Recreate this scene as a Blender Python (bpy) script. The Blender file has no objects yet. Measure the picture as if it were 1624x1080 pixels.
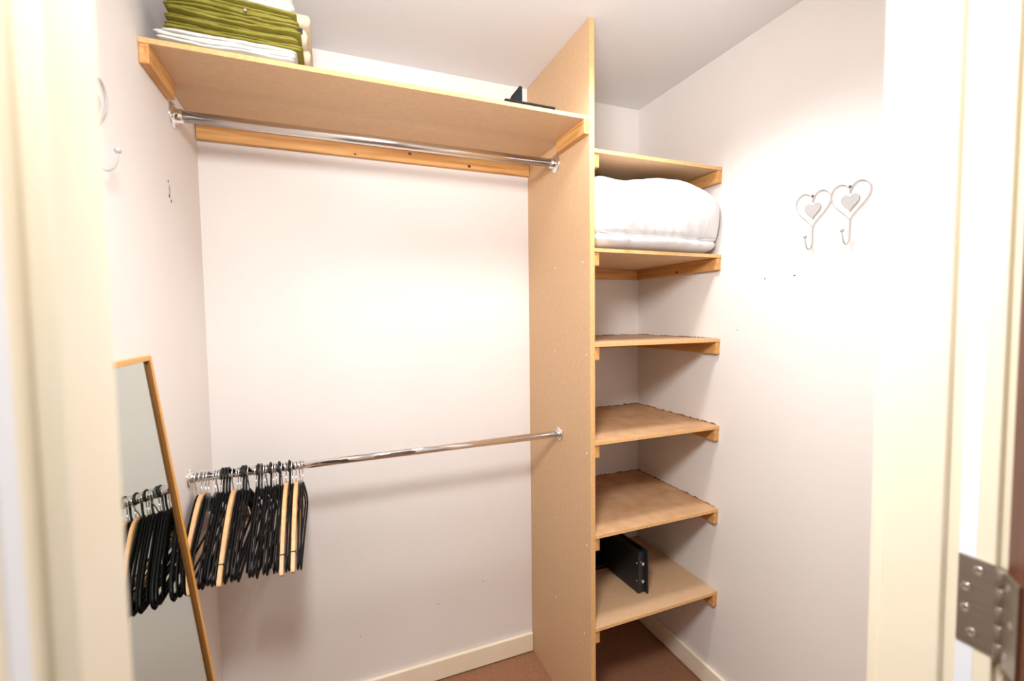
import bpy, bmesh, math, random
from mathutils import Vector, Matrix, noise

random.seed(7)
S = bpy.context.scene
C = S.collection

# ------------------------------------------------------------------ camera
CAM = Vector((.3755, -1.7629, 1.4649))
yaw, pit, rol = .382, -.053, -.012
fw = Vector((math.sin(yaw)*math.cos(pit), math.cos(yaw)*math.cos(pit), math.sin(pit)))
rt = Vector((math.cos(yaw), -math.sin(yaw), 0)); up = rt.cross(fw)
Rr = math.cos(rol)*rt + math.sin(rol)*up
Uu = -math.sin(rol)*rt + math.cos(rol)*up
cd = bpy.data.cameras.new('camera'); cam = bpy.data.objects.new('camera', cd); C.objects.link(cam)
cd.sensor_width = 36; cd.lens = 721.75/1624*36; cd.clip_start = .02
m = Matrix((( Rr.x, Uu.x, -fw.x, CAM.x), (Rr.y, Uu.y, -fw.y, CAM.y), (Rr.z, Uu.z, -fw.z, CAM.z), (0, 0, 0, 1)))
cam.matrix_world = m
cd.dof.use_dof = True; cd.dof.focus_distance = 1.75; cd.dof.aperture_fstop = 2.6
S.camera = cam

# ------------------------------------------------------------------ world, lights, exposure
wd = bpy.data.worlds.new('world'); S.world = wd; wd.use_nodes = True
wd.node_tree.nodes['Background'].inputs[0].default_value = (1, .97, .93, 1)
wd.node_tree.nodes['Background'].inputs[1].default_value = .1
S.view_settings.view_transform = 'Standard'; S.view_settings.look = 'None'
S.view_settings.gamma = 1; S.view_settings.use_curve_mapping = False
S.view_settings.exposure = 0.06

def area(name, loc, size, power, col, rot=(0, 0, 0)):
    l = bpy.data.lights.new(name, 'AREA'); l.shape = 'DISK'; l.size = size; l.energy = power; l.color = col
    o = bpy.data.objects.new(name, l); o.location = loc; o.rotation_euler = rot; C.objects.link(o); return o
def spot(name, loc, aim, angle, blend, power, r, col=(1, 1, 1)):
    l = bpy.data.lights.new(name, 'SPOT'); l.energy = power; l.spot_size = math.radians(angle); l.spot_blend = blend
    l.shadow_soft_size = r; l.color = col
    o = bpy.data.objects.new(name, l); o.location = loc; C.objects.link(o)
    o.rotation_euler = (Vector(aim)-Vector(loc)).to_track_quat('-Z', 'Y').to_euler(); return o
# added fill for flash bounced off the hall ceiling, recessed cupboard downlight, an unseen flash held high in the
# doorway that throws the rail's shadow, and the photographer's flash bounced off the ceiling
area('hall_bounce_fill', (.30, -1.85, 2.38), .30, 9.5, (1, .995, .98))
spot('cupboard_downlight', (1.10, -.77, 2.38), (1.10, -.77, 0), 138, .6, 52, .10)
spot('doorway_flash', (.32, -1.53, 2.05), (.8, 0, 1.5), 178, .3, 22.5, .13)
spot('doorway_flash_beam', (.36, -1.52, 2.05), (.80, 0, 1.05), 140, .8, 46, .13)  # second spot added for the forward part of the doorway flash
spot('bounced_flash', (.40, -1.72, 1.67), (.75, -.8, 2.4), 75, .8, 58, .04)

# ------------------------------------------------------------------ materials
def srgb(r, g, b):
    f = lambda c: (c/255/12.92 if c <= 10 else ((c/255+.055)/1.055)**2.4)
    return (f(r), f(g), f(b), 1)
def mat(name, col, rough=.6, metal=0., col2=None, scale=(1, 1, 1), nscale=8., detail=4., bump=0., bscale=80., bdist=.001, spec=.5, lo=.35, hi=.65, sheen=0.):
    M = bpy.data.materials.new(name); M.use_nodes = True
    nt = M.node_tree; b = nt.nodes['Principled BSDF']
    b.inputs['Base Color'].default_value = col; b.inputs['Roughness'].default_value = rough; b.inputs['Metallic'].default_value = metal
    b.inputs['Specular IOR Level'].default_value = spec
    if sheen: b.inputs['Sheen Weight'].default_value = sheen
    tc = nt.nodes.new('ShaderNodeTexCoord'); mp = nt.nodes.new('ShaderNodeMapping')
    mp.inputs['Scale'].default_value = scale; nt.links.new(tc.outputs['Object'], mp.inputs[0])
    if col2:
        n = nt.nodes.new('ShaderNodeTexNoise'); n.inputs['Scale'].default_value = nscale; n.inputs['Detail'].default_value = detail
        nt.links.new(mp.outputs[0], n.inputs[0])
        r = nt.nodes.new('ShaderNodeValToRGB'); r.color_ramp.elements[0].position = lo; r.color_ramp.elements[1].position = hi
        r.color_ramp.elements[0].color = col; r.color_ramp.elements[1].color = col2
        nt.links.new(n.outputs[0], r.inputs[0]); nt.links.new(r.outputs[0], b.inputs['Base Color'])
    if bump:
        n2 = nt.nodes.new('ShaderNodeTexNoise'); n2.inputs['Scale'].default_value = bscale; n2.inputs['Detail'].default_value = 3
        nt.links.new(tc.outputs['Object'], n2.inputs[0])
        bp = nt.nodes.new('ShaderNodeBump'); bp.inputs['Strength'].default_value = bump; bp.inputs['Distance'].default_value = bdist
        nt.links.new(n2.outputs[0], bp.inputs['Height']); nt.links.new(bp.outputs[0], b.inputs['Normal'])
    return M
def pine(name, axis):
    M = bpy.data.materials.new(name); M.use_nodes = True; nt = M.node_tree; b = nt.nodes['Principled BSDF']
    b.inputs['Roughness'].default_value = .55; b.inputs['Specular IOR Level'].default_value = .3
    tc = nt.nodes.new('ShaderNodeTexCoord'); mp = nt.nodes.new('ShaderNodeMapping')
    sc = [38, 38, 38]; sc[axis] = 2.2; mp.inputs['Scale'].default_value = sc
    nt.links.new(tc.outputs['Object'], mp.inputs[0])
    n = nt.nodes.new('ShaderNodeTexNoise'); n.inputs['Scale'].default_value = 1.6; n.inputs['Detail'].default_value = 5; n.inputs['Distortion'].default_value = .6
    nt.links.new(mp.outputs[0], n.inputs[0])
    r = nt.nodes.new('ShaderNodeValToRGB'); e = r.color_ramp.elements
    e[0].position = .3; e[0].color = srgb(184, 126, 68); e[1].position = .66; e[1].color = srgb(220, 168, 106)
    nt.links.new(n.outputs[0], r.inputs[0])
    nt.links.new(r.outputs[0], b.inputs['Base Color'])
    return M

M = {}
M['wall'] = mat('wall_paint', (.80, .75, .715, 1), .62, col2=(.82, .773, .742, 1), nscale=2.5, bump=.25, bscale=140, bdist=.0008, spec=.25)
M['ceil'] = mat('ceiling_paint', (.76, .745, .75, 1), .8, bump=.2, bscale=90, spec=.2)
M['cream'] = mat('cream_gloss_paint', srgb(238, 226, 202), .35, col2=srgb(241, 230, 208), nscale=5, bump=.08, bscale=60, spec=.4)
M['skirt'] = mat('skirting_gloss_paint', srgb(242, 228, 203), .38, col2=srgb(246, 234, 212), nscale=6, spec=.4)
M['white'] = mat('white_strip', srgb(236, 240, 248), .4)
M['carpet'] = mat('brown_carpet', srgb(158, 112, 84), .95, col2=srgb(170, 123, 95), nscale=90, detail=6, bump=.9, bscale=500, bdist=.004, spec=.1)
M['mdf'] = mat('mdf_face', srgb(206, 169, 131), .55, col2=srgb(211, 175, 137), nscale=60, detail=8, bump=.05, bscale=300, spec=.3)
M['mdf_edge'] = mat('mdf_sawn_edge', srgb(216, 167, 110), .75, col2=srgb(226, 181, 126), nscale=120, detail=4, spec=.2)
M['mdf_dusty'] = mat('mdf_dusty', srgb(196, 150, 110), .8, col2=srgb(212, 172, 132), nscale=16, detail=9, lo=.3, hi=.7, spec=.2)
M['pine_x'] = pine('pine_along_wall', 0); M['pine_y'] = pine('pine_across', 1)
M['chrome'] = mat('chrome', (.82, .82, .84, 1), .07, 1.)
M['satin'] = mat('satin_chrome', (.72, .70, .68, 1), .22, 1.)
M['steel'] = mat('brushed_steel', (.40, .36, .32, 1), .34, 1., col2=(.46, .42, .38, 1), scale=(3, 3, 60), nscale=6)
M['screw'] = mat('screw_head', (.75, .74, .72, 1), .22, 1.)
M['black'] = mat('black_plastic', (.008, .008, .008, 1), .42, spec=.3)
M['velvet'] = mat('black_flock', (.006, .006, .006, 1), .75, spec=.2)
M['wood'] = mat('beech_hanger', srgb(226, 172, 120), .45, col2=srgb(238, 192, 142), scale=(30, 4, 30), nscale=3)
M['torn'] = mat('torn_board_edge', srgb(150, 104, 72), .9)
M['knot'] = mat('pine_knot', srgb(70, 36, 16), .6, col2=srgb(110, 62, 28), nscale=300)
M['stand'] = mat('matt_black_metal', (.006, .007, .009, 1), .7, spec=.12)
M['greyp'] = mat('smoky_grey_plastic', (.09, .085, .08, 1), .25)
M['gold'] = mat('gold_wood_frame', srgb(206, 146, 62), .38, col2=srgb(218, 160, 76), scale=(40, 40, 3), nscale=3, spec=.5)
M['gold_in'] = mat('gold_lip_and_reflection', srgb(120, 76, 28), .45)  # dark brown also holds the rail's shade and its reflection in the glass
M['mirror'] = mat('mirror_glass', (.60, .65, .605, 1), .012, 1.)
M['back'] = mat('mirror_backing', srgb(110, 84, 58), .8)
M['doorw'] = mat('varnished_brown_door', srgb(84, 42, 20), .35, col2=srgb(106, 56, 30), scale=(40, 40, 1.2), nscale=2, detail=6)
M['hookw'] = mat('white_enamel_wire', (.44, .41, .40, 1), .3)
M['heartp'] = mat('pale_heart_plate', (.40, .385, .385, 1), .4)
M['dark'] = mat('dark_hole', (.03, .028, .026, 1), .8)
M['filler'] = mat('pale_filler', srgb(236, 214, 184), .8)
M['safe'] = mat('safe_black_paint', (.018, .019, .021, 1), .42, bump=.3, bscale=700, bdist=.0004)
M['safe_in'] = mat('safe_dark_lining', (.01, .01, .012, 1), .85)
M['duvet'] = mat('white_duvet_cotton', (.73, .715, .715, 1), .85, spec=.2, bump=.15, bscale=420, bdist=.0006)
M['cotw'] = mat('white_folded_cotton', (.72, .70, .645, 1), .85, col2=(.76, .745, .69, 1), nscale=12, spec=.15, bump=.3, bscale=120, bdist=.002)
M['green'] = mat('olive_green_cotton', srgb(124, 116, 40), .7, col2=srgb(148, 138, 60), nscale=22, spec=.25, bump=.4, bscale=110, bdist=.003)
M['creamf'] = mat('cream_blanket', srgb(226, 208, 180), .9, col2=srgb(232, 216, 190), nscale=20, spec=.1, bump=.3, bscale=200, bdist=.002)

# ------------------------------------------------------------------ mesh helpers
WLOC = {}
def bx(bm, x0, x1, y0, y1, z0, z1, mi=0):
    v = [bm.verts.new((x, y, z)) for x in (x0, x1) for y in (y0, y1) for z in (z0, z1)]
    fs = [(0, 1, 3, 2), (4, 6, 7, 5), (0, 4, 5, 1), (2, 3, 7, 6), (0, 2, 6, 4), (1, 5, 7, 3)]
    out = []
    for f in fs:
        q = bm.faces.new([v[i] for i in f]); q.material_index = mi; out.append(q)
    return out            # -x, +x, -y, +y, -z, +z
def sweep(bm, pts, ra, rb=None, seg=10, closed=False, side=None, taper=None, cap=True):
    """tube along pts; ra along 'side' direction, rb across it"""
    rb = ra if rb is None else rb
    P = [Vector(p) for p in pts]; n = len(P); rings = []; prev = None
    for i in range(n):
        if closed: t = P[(i+1) % n] - P[(i-1) % n]
        else: t = P[min(i+1, n-1)] - P[max(i-1, 0)]
        t.normalize()
        if side is not None: a = Vector(side)
        elif prev is None: a = t.orthogonal()
        else: a = prev
        a = (a - t*a.dot(t)).normalized(); prev = a; b = t.cross(a)
        k = taper[i] if taper else 1
        rings.append([bm.verts.new(P[i] + a*(ra*k*math.cos(2*math.pi*j/seg)) + b*(rb*k*math.sin(2*math.pi*j/seg))) for j in range(seg)])
    for i in range(n if closed else n-1):
        r0, r1 = rings[i], rings[(i+1) % n]
        for j in range(seg):
            f = bm.faces.new((r0[j], r0[(j+1) % seg], r1[(j+1) % seg], r1[j])); f.smooth = True
    if cap and not closed:
        bm.faces.new(rings[0][::-1]); bm.faces.new(rings[-1])
def lathe(bm, prof, centre, axis, seg=28):
    """prof: (radius, height along axis)"""
    ax = Vector(axis).normalized(); a = ax.orthogonal().normalized(); b = ax.cross(a); c = Vector(centre); rings = []
    for r, h in prof:
        if r < 1e-6: rings.append([bm.verts.new(c+ax*h)])
        else: rings.append([bm.verts.new(c+ax*h+a*(r*math.cos(2*math.pi*j/seg))+b*(r*math.sin(2*math.pi*j/seg))) for j in range(seg)])
    for r0, r1 in zip(rings, rings[1:]):
        for j in range(seg):
            k = (j+1) % seg
            if len(r0) == 1 and len(r1) == 1: continue
            if len(r0) == 1: f = bm.faces.new((r0[0], r1[j], r1[k]))
            elif len(r1) == 1: f = bm.faces.new((r0[j], r1[0], r0[k]))
            else: f = bm.faces.new((r0[j], r1[j], r1[k], r0[k]))
            f.smooth = True
def ball(bm, c, r, n=12, sz=1.):
    lathe(bm, [(r*math.sin(math.pi*i/n), -r*sz*math.cos(math.pi*i/n)) for i in range(n+1)], c, (0, 0, 1), 16)
def obj(name, bm, mats, parent=None, bevel=0., segs=2, smooth_angle=None, world=True):
    if parent is not None and world:
        bmesh.ops.translate(bm, verts=bm.verts, vec=-WLOC[parent.name])
    bmesh.ops.recalc_face_normals(bm, faces=bm.faces)
    me = bpy.data.meshes.new(name); bm.to_mesh(me); bm.free()
    for x in (mats if isinstance(mats, (list, tuple)) else [mats]): me.materials.append(M[x])
    o = bpy.data.objects.new(name, me); C.objects.link(o)
    if parent is not None: o.parent = parent
    WLOC[o.name] = WLOC[parent.name] if parent is not None else Vector((0, 0, 0))
    if bevel:
        md = o.modifiers.new('bevel', 'BEVEL'); md.width = bevel; md.segments = segs; md.limit_method = 'ANGLE'; md.angle_limit = math.radians(40)
    return o
def sub_obj(name, bm, mats, parent, bevel=0.): return obj(name, bm, mats, parent, bevel)
def thing(name, label, cat, loc, group=None):
    o = bpy.data.objects.new(name, None); o.empty_display_size = .05; C.objects.link(o); o.location = loc; WLOC[o.name] = Vector(loc)
    o['label'] = label; o['category'] = cat
    if group: o['group'] = group
    return o
def struct(o, label, cat):
    o['kind'] = 'structure'; o['label'] = label; o['category'] = cat; return o
def box_obj(name, a, mats, parent=None, bevel=.0008):
    bm = bmesh.new(); bx(bm, *a); return obj(name, bm, mats, parent, bevel)

# ------------------------------------------------------------------ the setting
W, P, T, D, H = 1.7227, 1.163, .018, .4855, 2.40
YF0, YF1 = -1.415, -1.516           # inner and outer face of the door wall
XL, XR = .254, 1.016                # door stops
HEAD = 2.22
def wallbox(name, a, label, mt='wall', cat='wall'):
    return struct(box_obj(name, a, mt, None, 0), label, cat)
wall_back = wallbox('wall_back', (-.1, W+.1, 0, .1, 0, H), 'pale pinkish white painted wall behind the hanging rails and shelves')
wall_left = wallbox('wall_left', (-.1, 0, YF1, 0, 0, H), 'pale painted left wall behind the leaning mirror')
wall_right = wallbox('wall_right', (W, W+.1, YF1, 0, 0, H), 'pale painted right wall with the heart hooks')
bm = bmesh.new()
bx(bm, -1.2, XL-.036, YF1, YF0, 0, H); bx(bm, XR+.036, 2.7, YF1, YF0, 0, H); bx(bm, XL-.036, XR+.036, YF1, YF0, HEAD+.03, H)
struct(obj('wall_front', bm, 'wall'), 'door wall around the opening the room is seen through', 'wall')
wallbox('ceiling', (-1.2, 2.7, -3.4, .1, H, H+.08), 'off-white painted ceiling above the shelves', 'ceil', 'ceiling')
wallbox('floor', (-1.2, 2.7, -3.4, .1, -.06, 0), 'brown carpet floor below the bottom shelf', 'carpet', 'floor')
bm = bmesh.new()
bx(bm, -1.2, 2.7, -3.5, -3.4, 0, H); bx(bm, -1.3, -1.2, -3.4, YF1, 0, H); bx(bm, 2.7, 2.8, -3.4, YF1, 0, H)
struct(obj('wall_hall', bm, 'wall'), 'pale walls of the hall outside the doorway', 'wall')

def skirting(name, a, label):
    o = box_obj(name, a, 'skirt', None, .004); return struct(o, label, 'baseboard')
BH, BT = .085, .015
skirting('baseboard_back', (.0, P-.001, -BT, -.0002, .004, BH), 'cream gloss skirting board along the back wall left of the tall panel')
skirting('baseboard_right', (W-BT, W-.0002, YF0, -BT-.001, .004, BH), 'cream gloss skirting board along the right wall under the shelves')
skirting('baseboard_niche', (P+T+.001, W-.001, -BT, -.0002, .004, BH), 'cream skirting board at the back under the bottom shelf')
skirting('baseboard_left', (.0002, BT, YF0, -BT-.001, .004, BH), 'cream skirting board along the left wall behind the mirror')

# door lining, stops, architraves
def lining(name, s, label):
    x = XR if s > 0 else XL
    f = lambda a, b: (min(x+s*a, x+s*b), max(x+s*a, x+s*b))
    o = box_obj(name, (*f(.012, .036), YF1, YF0, 0, HEAD+.012), 'cream', None, .0015); struct(o, label, 'door frame')
    box_obj('door_stop', (*f(0, .012), -1.4755, YF0, 0, HEAD), 'cream', o, .0025)
    ys = (-1.501, -1.486) if s > 0 else (-1.505, -1.491)
    box_obj('draught_strip', (*f(.0112, .0122), *ys, 0, HEAD), 'white', o, 0)
    return o
lin_l = lining('trim_1', -1, 'cream painted door lining at the left edge of the picture')
lin_r = lining('trim_2', 1, 'cream painted door lining carrying the steel hinge on the right')
o = box_obj('trim_3', (XL-.012, XR+.012, YF1, YF0, HEAD+.012, HEAD+.036), 'cream', None, .0015); struct(o, 'cream painted head of the door lining', 'door frame')
def architrave(name, a, label):
    o = box_obj(name, a, 'cream', None, .005); return struct(o, label, 'trim')
architrave('trim_4', (XR+.006, XR+.066, YF0, YF0+.018, 0, HEAD+.06), 'cream architrave edge inside the closet on the right')
architrave('trim_5', (XL-.066, XL-.008, YF0, YF0+.018, 0, HEAD+.06), 'cream architrave inside the closet behind the left door lining')
architrave('trim_6', (XR+.018, XR+.078, YF1-.015, YF1, 0, HEAD+.06), 'pale architrave edge beside the hinge knuckle')
architrave('trim_7', (XL-.078, XL-.018, YF1-.015, YF1, 0, HEAD+.06), 'cream architrave outside the left door lining')

# brown door folded back to the right, only its edge in view
KX, KY = 1.0225, -1.5245
th = math.radians(132)
def rotp(x, y):      # closed-door coords relative to knuckle -> world
    return (KX + x*math.cos(th) - y*math.sin(th), KY + x*math.sin(th) + y*math.cos(th))
def dbox(bm, x0, x1, y0, y1, z0, z1):
    fs = bx(bm, x0, x1, y0, y1, z0, z1)
    vs = {v for f in fs for v in f.verts}
    for v in vs:
        q = rotp(v.co.x, v.co.y); v.co.x, v.co.y = q
bm = bmesh.new(); dbox(bm, -.75, -.0005, .0055, .0455, .008, HEAD-.005)
door = struct(obj('door_1', bm, 'doorw', None, .0015), 'varnished brown wooden door edge at the far right', 'door')

hz0, hz1 = 1.094, 1.194
hg = thing('butt_hinge', 'brushed steel butt hinge with screws joining cream frame and brown door', 'hinge', (KX, KY, hz0))
bm = bmesh.new(); bx(bm, XR+.0090, XR+.0122, -1.5225, -1.4865, hz0, hz1); obj('leaf', bm, 'steel', hg, .0006)
bm = bmesh.new(); dbox(bm, -.0008, .0022, .003, .0335, hz0, hz1); obj('leaf', bm, 'steel', hg, .0006)
n = 5
for i in range(n):
    a = hz0 + (hz1-hz0)*i/n; b = hz0 + (hz1-hz0)*(i+1)/n
    bm = bmesh.new(); lathe(bm, [(0, 0), (.0052, 0), (.0056, .0006), (.0056, b-a-.0012), (.0052, b-a-.0006), (0, b-a-.0006)], (KX, KY, a), (0, 0, 1), 20)
    obj('knuckle', bm, 'steel', hg)
def screw(parent, c, ax, r=.0035, mt='screw'):
    bm = bmesh.new(); lathe(bm, [(r, 0), (r*.92, r*.08), (r*.5, r*.05), (r*.3, -r*.25), (0, -r*.3)], c, ax, 16); return obj('screw', bm, mt, parent)
for y, z in ((-1.504, 1.181), (-1.494, 1.158), (-1.494, 1.134), (-1.500, 1.109)): screw(hg, (XR+.0089, y, z), (-1, 0, 0), .0048)
for t, z in ((.015, 1.181), (.022, 1.146), (.014, 1.108)):
    q = rotp(.0023, t); screw(hg, (q[0], q[1], z), (math.cos(th), math.sin(th), 0), .0045)

# ------------------------------------------------------------------ tall panel and shelves
pn = thing('partition_panel', 'tall tan fibreboard panel standing from floor to ceiling between rails and shelves', 'panel', (P, -D, 0))
bm = bmesh.new(); fs = bx(bm, P, P+T, -D, -.0005, .001, H-.001); fs[2].material_index = 1
obj('board', bm, ['mdf', 'mdf_edge'], pn, .0006)
ZS = [1.9982, 1.6825, 1.373, 1.0458, .7279, .4054]
for z in ZS[1:]:
    for y in (-.235, -.445):
        bm = bmesh.new(); lathe(bm, [(.0042, 0), (.0036, .0006), (0, .0008)], (P, y+random.uniform(-.02, .02), z-.038+random.uniform(-.004, .004)), (-1, 0, 0), 10); obj('filled_screw_hole', bm, 'filler', pn)

BT_, BW, BHH = .012, .019, .044
def board(parent, x0, x1, y0, y1, ztop, face='mdf'):
    bm = bmesh.new(); fs = bx(bm, x0, x1, y0, y1, ztop-BT_, ztop); fs[2].material_index = 1
    return obj('board', bm, [face, 'mdf_edge'], parent, .0006)
def batten(parent, a, mt):
    return box_obj('batten', a, mt, parent, .0012)

def knot(parent, c, ax, r):
    bm = bmesh.new(); lathe(bm, [(r, -.0004), (r*.8, .0003), (0, .0004)], c, ax, 12)
    for v in bm.verts: v.co.z = c[2]+(v.co.z-c[2])*.8
    obj('knot', bm, 'knot', parent)
ZL = 2.0971
hs = thing('hat_shelf', 'long tan shelf with pine battens above the upper chrome rail', 'shelf', (0, 0, ZL-.056))
board(hs, .0008, P-.0008, -D, -.001, ZL)
b1 = ZL-BT_-.0002; b0 = b1-BHH
batten(hs, (.001, .001+BW, -D+.001, -.300, b0, b1), 'pine_y')
batten(hs, (P-.001-BW, P-.001, -D+.001, -.292, b0, b1), 'pine_y')
bk = batten(hs, (.002, P-.002, -.001-BW, -.001, b0, b1), 'pine_x')
for x in (.09, .42, .86, 1.08): screw(hs, (x, -.001-BW-.0002, b0+.02), (0, -1, 0), .003, 'steel')
for x, z, r in ((.675, 2.074, .0075), (.904, 2.053, .0080), (.481, 2.050, .005)): knot(hs, (x, -.001-BW, z), (0, -1, 0), r)
screw(hs, (.001+BW+.0002, -.45, b0+.022), (1, 0, 0), .003, 'steel')

desc = ['topmost in the right bay, above the white duvet', 'second from top in the right bay, under the white duvet',
        'empty, third from top in the right bay', 'empty, fourth from top in the right bay',
        'empty, right above the black safe', 'lowest in the right bay, carrying the open black safe']
for i, z in enumerate(ZS):
    sh = thing('shelf', 'tan shelf on pine battens, ' + desc[i], 'shelf', (P+T, 0, z-.056), 'shelves in the right bay')
    board(sh, P+T+.0006, W-.0006, -.4866+.0008, -.001, z, 'mdf_dusty' if i in (3, 4) else 'mdf')
    b1 = z-BT_-.0002; b0 = b1-BHH
    batten(sh, (P+T+.001, P+T+.001+BW, -.4805, -.022, b0, b1), 'pine_y')
    batten(sh, (W-.001-BW, W-.001, -.4845, -.001, b0, b1), 'pine_y')
    batten(sh, (P+T+.001, W-.0015-BW, -.001-BW, -.001, b0, b1), 'pine_x')
    if i == 1: knot(sh, (W-.001-BW, -.276, b0+.010), (-1, 0, 0), .007)
    if i in (2, 3, 4):      # ragged torn edge left where the board meets the walls
        rg = random.Random(i); bm = bmesh.new()
        def strip(p0, p1, nrm, n):
            a = Vector(p0); b = Vector(p1); nv = Vector(nrm)*.0022; prev = None
            for q in range(n+1):
                p = a.lerp(b, q/n); hgt = rg.choice((.0008, .0015, .002, .003, .0045)) * (1.3 if i > 2 else .8)
                cur = [bm.verts.new(v) for v in (p, p+nv, p+nv+Vector((0, 0, hgt)), p+Vector((0, 0, hgt)))]
                if prev:
                    for j in range(4): bm.faces.new((prev[j], prev[(j+1) % 4], cur[(j+1) % 4], cur[j]))
                else: bm.faces.new(cur[::-1])
                prev = cur
            bm.faces.new(prev)
        strip((W-.0004, -.47, z), (W-.0004, -.004, z), (-1, 0, 0), 46)
        strip((P+T+.01, -.0006, z), (W-.004, -.0006, z), (0, -1, 0), 50)
        obj('torn_edge', bm, 'torn', sh)
    screw(sh, (W-.0012-BW, -.42, b0+.024), (-1, 0, 0), .003, 'steel')

# ------------------------------------------------------------------ rails
def rail(name, label, y, z, r, fr, mt, socket):
    t = thing(name, label, 'rail', (0, y, z))
    bm = bmesh.new(); lathe(bm, [(0, .006), (r, .006), (r, P-.006), (0, P-.006)], (0, y, z), (1, 0, 0), 32); obj('tube', bm, mt, t)
    for s, x in ((1, .0005), (-1, P-.0005)):
        bm = bmesh.new(); lathe(bm, [(0, 0), (fr, 0), (fr, .002), (fr*.92, .0045), (fr*.62, .0055), (r*1.18, .009), (r*1.18, socket), (r*1.02, socket+.001), (r*.99, socket+.001)], (x, y, z), (s, 0, 0), 32)
        fl_ = obj('flange', bm, 'chrome', t)
        for a in (90, 210, 330):
            an = math.radians(a); q = (x+s*.0042, y+math.cos(an)*fr*.8, z+math.sin(an)*fr*.8)
            bm = bmesh.new(); lathe(bm, [(.0036, 0), (.0032, .0014), (0, .002)], q, (s, 0, 0), 12); obj('screw', bm, 'screw', fl_)
    return t
rail('clothes_rail', 'upper satin chrome clothes rail below the long shelf, empty', -.2512, 2.0195, .0152, .033, 'satin', .024)
RY, RZ, RRAD = -.2676, 1.0248, .0126
rail('clothes_rail', 'lower shiny chrome clothes rail with hangers bunched at its left end', RY, RZ, RRAD, .025, 'chrome', .012)

# ------------------------------------------------------------------ hangers
def bez(p, n=8):
    """Catmull-Rom through points p"""
    out = []
    for i in range(len(p)-1):
        a = Vector(p[max(i-1, 0)]); b = Vector(p[i]); c = Vector(p[i+1]); d = Vector(p[min(i+2, len(p)-1)])
        for k in range(n):
            t = k/n
            out.append(.5*((2*b)+(c-a)*t+(2*a-5*b+4*c-d)*t*t+(3*b-a-3*c+d)*t**3))
    out.append(Vector(p[-1])); return out
def hook_bm(rw, flip=1):
    R = RRAD + .0035 + rw; zc = RRAD + rw + .0002 - R
    pts = [(0, 0, -.074), (0, 0, -.050), (0, .004*flip, -.036), (0, .013*flip, -.022)]
    for a in range(-35, 216, 18):
        an = math.radians(a); pts.append((0, flip*R*math.cos(an), zc+R*math.sin(an)))
    bm = bmesh.new(); sweep(bm, bez(pts, 3), rw, seg=8); return bm
def loop_body(kind):
    h = .205
    right = [(0, 0, -.060), (0, .018, -.066), (0, .05, -.084), (0, .10, -.113), (0, .15, -.144), (0, .187, -.170), (0, h, -.187), (0, .213, -.199), (0, .208, -.209), (0, .19, -.212)]
    bot = [(0, .12, -.210), (0, .06, -.209), (0, 0, -.209)]
    half = bez(right+bot, 4)
    pts = half + [Vector((0, -p.y, p.z)) for p in half[::-1][1:-1]]
    bm = bmesh.new(); sweep(bm, pts, .0028, .0082 if kind == 'velvet' else .0062, seg=8, closed=True, side=(1, 0, 0)); return bm
def solid_body():
    """flat black velvet hanger: shoulders as a broad flat strip plus bar"""
    half = bez([(0, 0, -.064), (0, .03, -.074), (0, .09, -.108), (0, .15, -.145), (0, .19, -.175), (0, .208, -.196)], 4)
    pts = [Vector((0, -p.y, p.z)) for p in half[::-1]][:-1] + half
    k = [.6 + .4*min(1, i/6, (len(pts)-1-i)/6) for i in range(len(pts))]
    bm = bmesh.new(); sweep(bm, pts, .0028, .013, seg=10, side=(1, 0, 0), taper=k); return bm
def wood_body():
    half = bez([(0, 0, -.062), (0, .02, -.064), (0, .06, -.083), (0, .12, -.125), (0, .17, -.170), (0, .205, -.206), (0, .216, -.219)], 4)
    pts = [Vector((0, -p.y, p.z)) for p in half[::-1]][:-1] + half
    bm = bmesh.new()
    P_ = pts; rings = []
    for i, p in enumerate(P_):
        t = (P_[min(i+1, len(P_)-1)]-P_[max(i-1, 0)]).normalized(); nrm = Vector((1, 0, 0)).cross(t)
        e = min(i, len(P_)-1-i); wx = .0058*(.82+.18*min(1, e/3)); wn = .012*(.75+.25*min(1, e/4))
        sec = [(-1, -.7), (-.7, -1), (.7, -1), (1, -.7), (1, .7), (.7, 1), (-.7, 1), (-1, .7)]
        rings.append([bm.verts.new(p+Vector((wx*a, 0, 0))+nrm*(wn*b)) for a, b in sec])
    for r0, r1 in zip(rings, rings[1:]):
        for j in range(8): bm.faces.new((r0[j], r0[(j+1) % 8], r1[(j+1) % 8], r1[j])).smooth = False
    bm.faces.new(rings[0][::-1]); bm.faces.new(rings[-1]); return bm
def bar_bm(z, w, r):
    bm = bmesh.new(); lathe(bm, [(0, -w), (r, -w), (r, w), (0, w)], (0, 0, z), (0, 1, 0), 10); return bm

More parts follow.
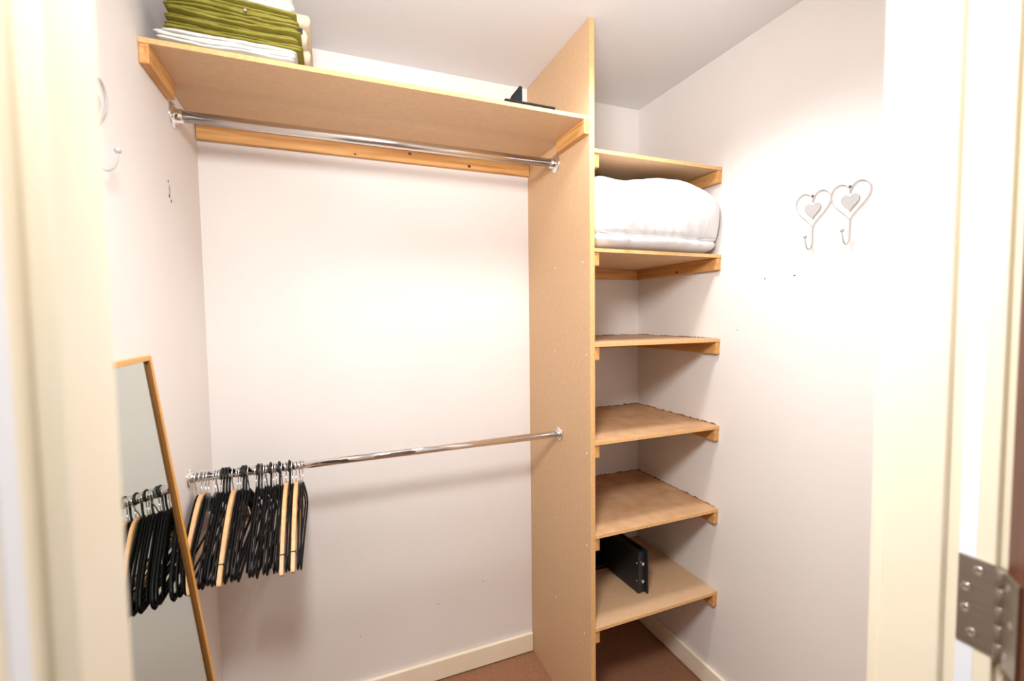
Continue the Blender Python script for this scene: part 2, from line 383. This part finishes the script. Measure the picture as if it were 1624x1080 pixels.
def proto_parts(kind, flip):
    Z = Vector((0, 0, 0)); parts = []
    def add(name, bm, mt):
        bmesh.ops.recalc_face_normals(bm, faces=bm.faces)
        me = bpy.data.meshes.new(name); bm.to_mesh(me); bm.free(); me.materials.append(M[mt]); parts.append((name, me))
    if kind == 'b': add('hook', hook_bm(.0017, flip), 'chrome'); add('body', loop_body('velvet'), 'velvet')
    if kind == 's':
        add('hook', hook_bm(.0017, flip), 'chrome'); add('body', solid_body(), 'velvet'); add('trouser_bar', bar_bm(-.197, .2, .0028), 'velvet')
    if kind == 'k': add('hook', hook_bm(.0031, flip), 'black'); add('body', loop_body('plastic'), 'black'); 
    if kind == 'g':
        add('hook', hook_bm(.0031, flip), 'greyp'); add('body', loop_body('plastic'), 'black')
    if kind == 'c':      # smoky clip hanger
        add('hook', hook_bm(.0018, flip), 'chrome'); add('body', loop_body('plastic'), 'black')
        bm = bmesh.new(); bx(bm, -.0034, .0034, -.012, .012, -.098, -.052); add('size_clip', bm, 'greyp')
    if kind == 'w':
        add('hook', hook_bm(.0017, flip), 'chrome'); add('body', wood_body(), 'wood')
        add('trouser_bar', bar_bm(-.196, .192, .0045), 'wood')
        for sgn in (-1, 1):
            bm = bmesh.new(); p = Vector((0, .183*sgn, -.1835)); d = Vector((0, .035*sgn, -.036)).normalized()
            sd = Vector((1, 0, 0)).cross(d); vs = []
            for k_ in (-1, 1):
                vs.append([bm.verts.new(p + d*(.0016*k_) + Vector((.0062*a_, 0, 0)) + sd*(.0126*b_)) for a_, b_ in ((-1, -1), (1, -1), (1, 1), (-1, 1))])
            bm.faces.new(vs[0]); bm.faces.new(vs[1][::-1])
            for j_ in range(4): bm.faces.new((vs[0][j_], vs[0][(j_+1) % 4], vs[1][(j_+1) % 4], vs[1][j_]))
            add('joint_line', bm, 'dark')
    return parts
CACHE = {}
seq = [(95, 's'), (125, 'w'), (165, 's'), (182, 'c'), (250, 'c'), (262, 'b'), (278, 's'), (300, 'k'), (318, 'k'), (345, 'k'), (375, 'w'), (415, 'b'), (430, 's'),
       (460, 'k'), (480, 'k'), (500, 'b'), (560, 's'), (580, 'k'), (605, 'g'), (630, 'b'), (650, 's'), (685, 'k'), (705, 'b'), (720, 's'), (760, 'k'), (785, 'b'),
       (810, 'w'), (840, 'k'), (870, 'b'), (890, 'w'), (918, 'c'), (938, 'b')]
thk = {'b': .0056, 's': .0056, 'k': .0066, 'g': .0066, 'c': .0072, 'w': .0122}
xs = [.016 + (c-95)/(938-95)*.268 for c, _ in seq]
for _ in range(400):
    for i in range(len(xs)-1):
        need = (thk[seq[i][1]]+thk[seq[i+1][1]])/2*1.12
        if xs[i+1]-xs[i] < need:
            q = (need-(xs[i+1]-xs[i]))/2; xs[i] -= q; xs[i+1] += q
    xs[0] = max(xs[0], .017); xs[-1] = min(xs[-1], .292)
ordw = ['outermost', 'second', 'third', 'fourth', 'fifth', 'sixth', 'seventh', 'eighth', 'ninth', 'tenth', 'eleventh', 'twelfth', 'thirteenth', 'fourteenth', 'fifteenth', 'sixteenth',
        'seventeenth', 'eighteenth', 'nineteenth', 'twentieth', 'twenty-first', 'twenty-second', 'twenty-third', 'twenty-fourth', 'twenty-fifth', 'twenty-sixth', 'twenty-seventh',
        'twenty-eighth', 'twenty-ninth', 'thirtieth', 'thirty-first', 'thirty-second']
kw = {'b': 'thin black hanger with chrome hook', 's': 'broad black hanger with chrome hook', 'k': 'black plastic hanger with black hook', 'g': 'black hanger with smoky grey hook', 'c': 'black hanger with grey clip and chrome hook', 'w': 'pale wooden hanger with chrome hook'}
N = len(seq)
for i, ((c, k), x) in enumerate(zip(seq, xs)):
    fromright = N-1-i
    lab = kw[k] + ', ' + (ordw[fromright] + ' from the right end of the bunch' if fromright else 'at the right end of the bunch')
    h = thing('coat_hanger', lab, 'hanger', (x, RY, RZ), 'hangers on the lower rail')
    flip = 1 if (i*7) % 5 else -1
    if (k, flip) not in CACHE: CACHE[(k, flip)] = proto_parts(k, flip)
    for nm, me in CACHE[(k, flip)]:
        o = bpy.data.objects.new(nm, me); C.objects.link(o); o.parent = h
    a = .1*math.sin(i*2.3)
    h.rotation_euler = (math.radians(1.6*math.sin(i*1.7)), 0, math.radians(a))

# ------------------------------------------------------------------ leaning mirror
mr = thing('mirror', 'tall gold framed mirror leaning on the left wall beside the hangers', 'mirror', (.17, -.75, 0))
lean = .1167
al = math.atan(lean); L = 1.39/math.cos(al)
ex = Vector((-math.sin(al), 0, math.cos(al)))       # up along the mirror
nn = Vector((math.cos(al), 0, math.sin(al)))        # out of the glass
base = Vector((.1777, 0, 0.0))                      # front face bottom edge
Y1, Y0 = -.555, -.955
def mbox(bm, y0, y1, h0, h1, d0, d1):
    fs = bx(bm, d0, d1, y0, y1, h0, h1)
    for v in {v for f in fs for v in f.verts}:
        d, h_ = v.co.x, v.co.z; q = base + nn*d + ex*h_; v.co = Vector((q.x, v.co.y, q.z))
FWD = .0105
for (y0, y1, h0, h1) in ((Y1-FWD, Y1, .003, L), (Y0, Y0+FWD, .003, L), (Y0+FWD, Y1-FWD, L-FWD, L), (Y0+FWD, Y1-FWD, .003, .003+FWD)):
    bm = bmesh.new(); mbox(bm, y0, y1, h0, h1, -.014, 0); obj('frame_rail', bm, 'gold', mr, .0012)
for (y0, y1, h0, h1) in ((Y1-FWD-.006, Y1-FWD, .014, L-FWD), (Y0+FWD, Y0+FWD+.006, .014, L-FWD)):
    bm = bmesh.new(); mbox(bm, y0, y1, h0, h1, -.0064, -.0015); obj('inner_lip_and_reflection', bm, 'gold_in', mr)  # lip made wider to take in the rail's dark reflection
bm = bmesh.new(); mbox(bm, Y0+FWD, Y1-FWD, .0135, L-FWD, -.009, -.0065); obj('glass', bm, 'mirror', mr)
bm = bmesh.new(); mbox(bm, Y0+FWD, Y1-FWD, .0135, L-FWD, -.0138, -.0092); obj('backing_board', bm, 'back', mr)

# ------------------------------------------------------------------ heart hooks
def heart(s, n=64, sv=1.12):
    out = []
    for i in range(n):
        t = 2*math.pi*i/n
        out.append((s*16*math.sin(t)**3, sv*s*(13*math.cos(t)-5*math.cos(2*t)-2*math.cos(3*t)-math.cos(4*t))))
    return out
def heart_hooks(label, wx, s, ys, ztip):
    """wx wall x, s outward direction (+1/-1)"""
    t = thing('heart_wall_hook', label, 'wall hook', (wx, sum(ys)/2, ztip))
    sc = .1045/32
    off = 17*1.12*sc
    for y in ys:
        bm = bmesh.new(); pts = [(wx+s*.0042, y+u, ztip+off+v) for u, v in heart(sc)]
        pts = [p for i, p in enumerate(pts)]
        sweep(bm, pts, .0019, seg=8, closed=True, side=(1, 0, 0)); obj('heart_frame', bm, 'hookw', t)
        bm = bmesh.new(); hp = heart(.049/32, 40, 1.08); f = [bm.verts.new((wx+s*.003, y+u, ztip+.054+v)) for u, v in hp]; b = [bm.verts.new((wx+s*.0055, y+u, ztip+.054+v)) for u, v in hp]
        bm.faces.new(f); bm.faces.new(b[::-1])
        for i in range(len(f)): bm.faces.new((f[i], f[(i+1) % len(f)], b[(i+1) % len(f)], b[i]))
        hp_ = obj('heart_plate', bm, 'heartp', t)
        bm = bmesh.new(); lathe(bm, [(0, 0), (.006, 0), (.006, .002), (0, .002)], (wx+s*.0025, y, ztip+.094), (s, 0, 0), 14); obj('fixing_eye', bm, 'hookw', t)
        bm = bmesh.new(); lathe(bm, [(.0034, 0), (.003, .0016), (0, .0022)], (wx+s*.0046, y, ztip+.094), (s, 0, 0), 12); obj('screw', bm, 'dark', t)
        bm = bmesh.new(); sweep(bm, [(wx+s*.0042, y, ztip+.088), (wx+s*.0042, y, ztip+.076)], .0017, seg=8); obj('link', bm, 'hookw', t)
        pts = [(wx+s*.0042, y, ztip+.002), (wx+s*.0042, y, ztip-.025), (wx+s*.0046, y, ztip-.044), (wx+s*.009, y, ztip-.058), (wx+s*.018, y, ztip-.063), (wx+s*.027, y, ztip-.057), (wx+s*.032, y, ztip-.044), (wx+s*.034, y, ztip-.030)]
        bm = bmesh.new(); sweep(bm, bez(pts, 5), .0021, seg=8); hk = obj('hook', bm, 'hookw', t)
        bm = bmesh.new(); ball(bm, (wx+s*.0342, y, ztip-.026), .0058); obj('knob', bm, 'hookw', hk)
    return t
heart_hooks('white wire double heart hook with hanging heart plates on the right wall', W, -1, (-.8265, -.931), 1.716)
heart_hooks('white wire double heart hook half hidden by the cream frame on left wall', 0, 1, (-.727, -.8315), 1.797)

# ------------------------------------------------------------------ duvet
dv = thing('duvet', 'bulging folded white duvet filling the second shelf of the right bay', 'duvet', (1.45, -.26, 1.6830))
def duvet_pt(x, y, z):
    cx_, cy_, hx, hy = 1.453, -.262, .276, .236
    z0, z1 = 1.6832, 1.944
    pw = 7.0; r = (abs(x)**pw+abs(y)**pw+abs(z)**pw)**(1/pw); x, y, z = x/r, y/r, z/r
    u = (z+1)/2
    sag = 1 + .05*math.sin(x*4.1+.5) - .13*max(0, x)**2 - .05*max(0, -y)**3
    px = cx_+hx*x; py = cy_+hy*y; pz = z0+(z1-z0)*u*(1+(sag-1)*u)
    g = math.exp(-((u-.19)/.028)**2)
    bul = .026*math.sin(min(1, max(0, (u-.19)/.81))*math.pi)**.8 + .010*math.sin(min(1, u/.19)*math.pi)
    fx, fy = max(0, x)**6, max(0, -y)**6            # weights of the right end and the front
    px += .006*fx*(1-g); py -= fy*(bul-.012*g)
    q = Vector((px*5, py*5, pz*7))
    n1 = noise.noise(q)
    n2 = noise.noise(Vector((px*34+pz*16, 2., pz*5+3))) ; n3 = noise.noise(Vector((px*70+pz*40, 5., pz*10)))
    w = math.exp(-((u-.20)/.16)**2)
    py += fy*(-.008*n1-.012*n2*w-.005*n3*w)
    top = max(0, z)**6
    pz += top*(.008*noise.noise(Vector((px*9, py*9, 3.)))+.004*noise.noise(Vector((px*24, py*20, 8.))))
    px = min(max(px, P+T+.004), W-.003); pz = min(max(pz, z0), 1.985); py = min(py, -.003)
    return Vector((px, py, pz))
bm = bmesh.new(); bmesh.ops.create_cube(bm, size=2.0)
bmesh.ops.subdivide_edges(bm, edges=bm.edges[:], cuts=70, use_grid_fill=True)
for v in bm.verts: v.co = duvet_pt(*v.co)
for f in bm.faces: f.smooth = True
obj('quilted_body', bm, 'duvet', dv)
# stitched piping in the groove round the front and the right end, and up the short seam
zq = -1+2*.19
pts = [duvet_pt(-.97+1.97*i/60, -1, zq) for i in range(61)] + [duvet_pt(1, -1+i*.05, zq) for i in range(1, 12)]
bm = bmesh.new(); sweep(bm, pts, .0030, seg=8); obj('piping', bm, 'duvet', dv)
pts = [duvet_pt(.62+.012*math.sin(i), -1, zq+i*.075) for i in range(0, 9)]
bm = bmesh.new(); sweep(bm, pts, .0016, seg=6); obj('seam', bm, 'duvet', dv)

# ------------------------------------------------------------------ safe
SX0, SX1, SYF, SYB, SZ0, SZ1 = 1.216, 1.446, -.185, -.020, .4058, .578
sf = thing('safe', 'small black steel safe standing with its door open on the bottom shelf', 'safe', (SX0, SYF, SZ0))
tk = .004
bm = bmesh.new()
bx(bm, SX0, SX0+tk, SYF, SYB, SZ0, SZ1); bx(bm, SX1-tk, SX1, SYF, SYB, SZ0, SZ1)
bx(bm, SX0+tk, SX1-tk, SYF, SYB, SZ0, SZ0+tk); bx(bm, SX0+tk, SX1-tk, SYF, SYB, SZ1-tk, SZ1); bx(bm, SX0+tk, SX1-tk, SYB-tk, SYB, SZ0+tk, SZ1-tk)
bx(bm, SX0+tk, SX0+.022, SYF+.006, SYF+.010, SZ0+tk, SZ1-tk); bx(bm, SX1-.022, SX1-tk, SYF+.006, SYF+.010, SZ0+tk, SZ1-tk)
bx(bm, SX0+.022, SX1-.022, SYF+.006, SYF+.010, SZ1-.020, SZ1-tk); bx(bm, SX0+.022, SX1-.022, SYF+.006, SYF+.010, SZ0+tk, SZ0+.016)
obj('body', bm, 'safe', sf, .0008)
bm = bmesh.new(); bx(bm, SX0+.03, SX1-.03, SYF+.02, SYB-.01, SZ0+tk, SZ0+tk+.002); obj('floor_lining', bm, 'safe_in', sf)
# door folded open about its right edge, pointing at the viewer
HXX, HYY = SX1+.006, SYF-.004
ang = math.radians(3)
def sb(bm, a0, a1, t0, t1, z0, z1):     # a: along door from hinge, t: thickness toward -x
    fs = bx(bm, a0, a1, t0, t1, z0, z1)
    for v in {v for f in fs for v in f.verts}:
        a, t = v.co.x, v.co.y
        v.co.x = HXX + a*math.sin(ang)*1 - t*math.cos(ang); v.co.y = HYY - a*math.cos(ang) - t*math.sin(ang)
bm = bmesh.new(); sb(bm, 0, .212, -.004, 0, SZ0+.003, SZ1-.001); dr = obj('door', bm, 'safe', sf, .0006)
bm = bmesh.new(); sb(bm, .012, .196, .0, .030, SZ0+.006, SZ1-.012); obj('lock_box', bm, 'safe', dr, .001)
for z in (SZ0+.050, SZ0+.118):
    bm = bmesh.new(); p = Vector((HXX+.196*math.sin(ang)-.013*math.cos(ang), HYY-.196*math.cos(ang)-.013*math.sin(ang), z))
    d = (math.sin(ang), -math.cos(ang), 0)
    lathe(bm, [(.0068, 0), (.0068, .008), (.0055, .0095), (0, .0098)], p, d, 18); obj('bolt', bm, 'chrome', dr)
    bm = bmesh.new(); p2 = Vector((HXX+.186*math.sin(ang)-.0302*math.cos(ang), HYY-.186*math.cos(ang)-.0302*math.sin(ang), z))
    lathe(bm, [(.0035, 0), (.0028, .0015), (0, .002)], p2, (-1, 0, 0), 12); obj('screw', bm, 'screw', dr)
bm = bmesh.new(); lathe(bm, [(0, 0), (.004, 0), (.004, SZ1-SZ0-.03), (0, SZ1-SZ0-.03)], (SX1+.0045, SYF-.001, SZ0+.015), (0, 0, 1), 12); obj('hinge_pin', bm, 'safe', sf)

# ------------------------------------------------------------------ black stand on the long shelf
st = thing('black_stand', 'flat black plate with an upright triangular fin on the long shelf', 'stand', (.96, -.42, ZL))
bm = bmesh.new(); bx(bm, .876, 1.040, -.4885, -.340, ZL+.0003, ZL+.0065); obj('base_plate', bm, 'stand', st, .001)
bm = bmesh.new()
tri = [(.900, ZL+.0066), (.938, ZL+.0066), (.938, ZL+.058), (.930, ZL+.060)]
f0 = [bm.verts.new((x, -.470, z)) for x, z in tri]; f1 = [bm.verts.new((x, -.405, z)) for x, z in tri]
bm.faces.new(f0); bm.faces.new(f1[::-1])
for i in range(len(tri)): bm.faces.new((f0[i], f0[(i+1) % len(tri)], f1[(i+1) % len(tri)], f1[i]))
obj('fin', bm, 'stand', st, .0008)

# ------------------------------------------------------------------ folded linen pile
def folded(name, label, x0, x1, yf, yb, z0, ths, mt, seed, wav=.004, cat='linen', fill=.86, jit=.016):
    """a folded cloth: stacked leaves, each with a soft fold at the front, wavy and unevenly tucked"""
    t = thing(name, label, cat, ((x0+x1)/2, (yf+yb)/2, z0), 'folded linen on the long shelf')
    bm = bmesh.new(); rng = random.Random(seed); z = z0; tot = sum(ths)
    NX = 40
    def shared(x, zz): return wav*noise.noise(Vector((x*9, seed*1.7, zz*6)))
    for li, h in enumerate(ths):
        dx0, dx1, dyf = rng.uniform(-.004, .012), rng.uniform(-.014, .004), rng.uniform(0, jit)
        a0, a1 = x0+dx0, x1+dx1; rings = []; ph = rng.uniform(0, 90)
        for i in range(NX+1):
            s = i/NX; x = a0+(a1-a0)*s
            e = min(1, min(s, 1-s)*NX/2.2); e = math.sqrt(max(.06, 1-(1-e)**2))
            k0 = min(1, (z-z0)/.006); k1 = min(1, (z0+tot-z-h)/.006)
            zb = z + k0*shared(x, z); zt = z+h + k1*shared(x, z+h)
            mid = (zb+zt)/2 + .18*h*noise.noise(Vector((x*30, ph, 0)))*min(k0, k1)
            hh = (zt-zb)/2*fill*(.8+.45*noise.noise(Vector((x*17, ph, 5))))*e
            hh = min(hh, (zt-zb)*.5)
            if li == 0: mid = max(mid, z0+hh+.0002)
            if li == len(ths)-1: mid = min(mid, z0+tot-hh)
            yy = yf+dyf+.007*noise.noise(Vector((x*12, ph+4, 0)))+.003*noise.noise(Vector((x*45, ph, 2)))+(1-e)*.008
            prof = [(yb, mid-hh*.9), ((yf+yb)/2, mid-hh)]
            for k in range(7):
                an = -math.pi/2 - k/6*math.pi
                prof.append((yy+hh*1.1+math.cos(an)*hh*1.1, mid+math.sin(an)*hh))
            prof += [((yf+yb)/2, mid+hh), (yb, mid+hh*.9)]
            rings.append([bm.verts.new((x, py, pz)) for py, pz in prof])
        for r0, r1 in zip(rings, rings[1:]):
            for j in range(len(r0)):
                k = (j+1) % len(r0); bm.faces.new((r0[j], r0[k], r1[k], r1[j])).smooth = True
        bm.faces.new(rings[0]); bm.faces.new(rings[-1][::-1])
        z += h
    obj('folds', bm, mt, t); return t, z
zz = ZL+.0004
folded('folded_cloth', 'olive green cloth corner peeking out under the white sheet', .066, .130, -.478, -.33, zz, [.0055], 'green', 3, .001, jit=.001)
_, zA = folded('folded_sheet', 'off-white folded sheet at the bottom of the linen pile', .024, .318, -.472, -.31, zz+.006, [.0075, .008, .007, .0085, .0075], 'cotw', 11, .005)
gl, zB = folded('folded_cover', 'olive green folded cover lying directly on the white sheet', .044, .336, -.474, -.31, zA+.0005, [.007, .0055, .008, .006, .0065, .008, .0055], 'green', 21, .007)
gu, zC = folded('folded_cover', 'upper olive green folded cover with a pearly button', .042, .326, -.472, -.31, zB+.0005, [.008, .006, .0085, .0065, .007, .0075], 'green', 35, .007)
_, zD = folded('folded_pillowcase', 'white folded pillowcase on top of the green covers', .120, .322, -.470, -.31, zC+.0005, [.009, .010, .009, .011, .012], 'cotw', 41, .006)
folded('folded_blanket', 'cream folded blanket at the back right of the linen pile', .190, .352, -.300, -.03, zz, [.05, .05, .05, .05, .05], 'creamf', 51, .003, 'blanket', 1.0, .004)
bm = bmesh.new(); ball(bm, (.212, -.4715, zB+.020), .0045); obj('button', bm, 'screw', gu)
bm = bmesh.new(); bx(bm, .324, .3365, -.452, -.449, zB+.001, zB+.016); obj('care_tag', bm, 'dark', gu, .0005)

# ------------------------------------------------------------------ small marks on the walls
def mark(parent, name, c, ax, r, mt='dark', sq=1.):
    bm = bmesh.new(); lathe(bm, [(r, -.0005), (r*.9, .0004), (0, .0005)], c, ax, 12)
    for v in bm.verts: v.co.z = c[2]+(v.co.z-c[2])*sq
    obj(name, bm, mt, parent)
for y, z, r in ((-.667, 1.580, .0025), (-.771, 1.581, .0032), (-.56, 1.407, .002)): mark(wall_right, 'screw_hole', (W, y, z), (-1, 0, 0), r)
for y, z, r, s in ((-.316, 1.826, .0035, 1.4), (-.312, 1.789, .0048, 1.1), (-.298, 1.779, .0036, 1.4)): mark(wall_left, 'screw_hole', (0, y, z), (1, 0, 0), r, 'dark', s)
mark(wall_left, 'torn_plaster', (0, -.308, 1.806), (1, 0, 0), .007, 'heartp', 2.2)
for x, z in ((.75, .31), (.94, .36), (.45, .26)): mark(wall_back, 'screw_hole', (x, 0, z), (0, -1, 0), .002)
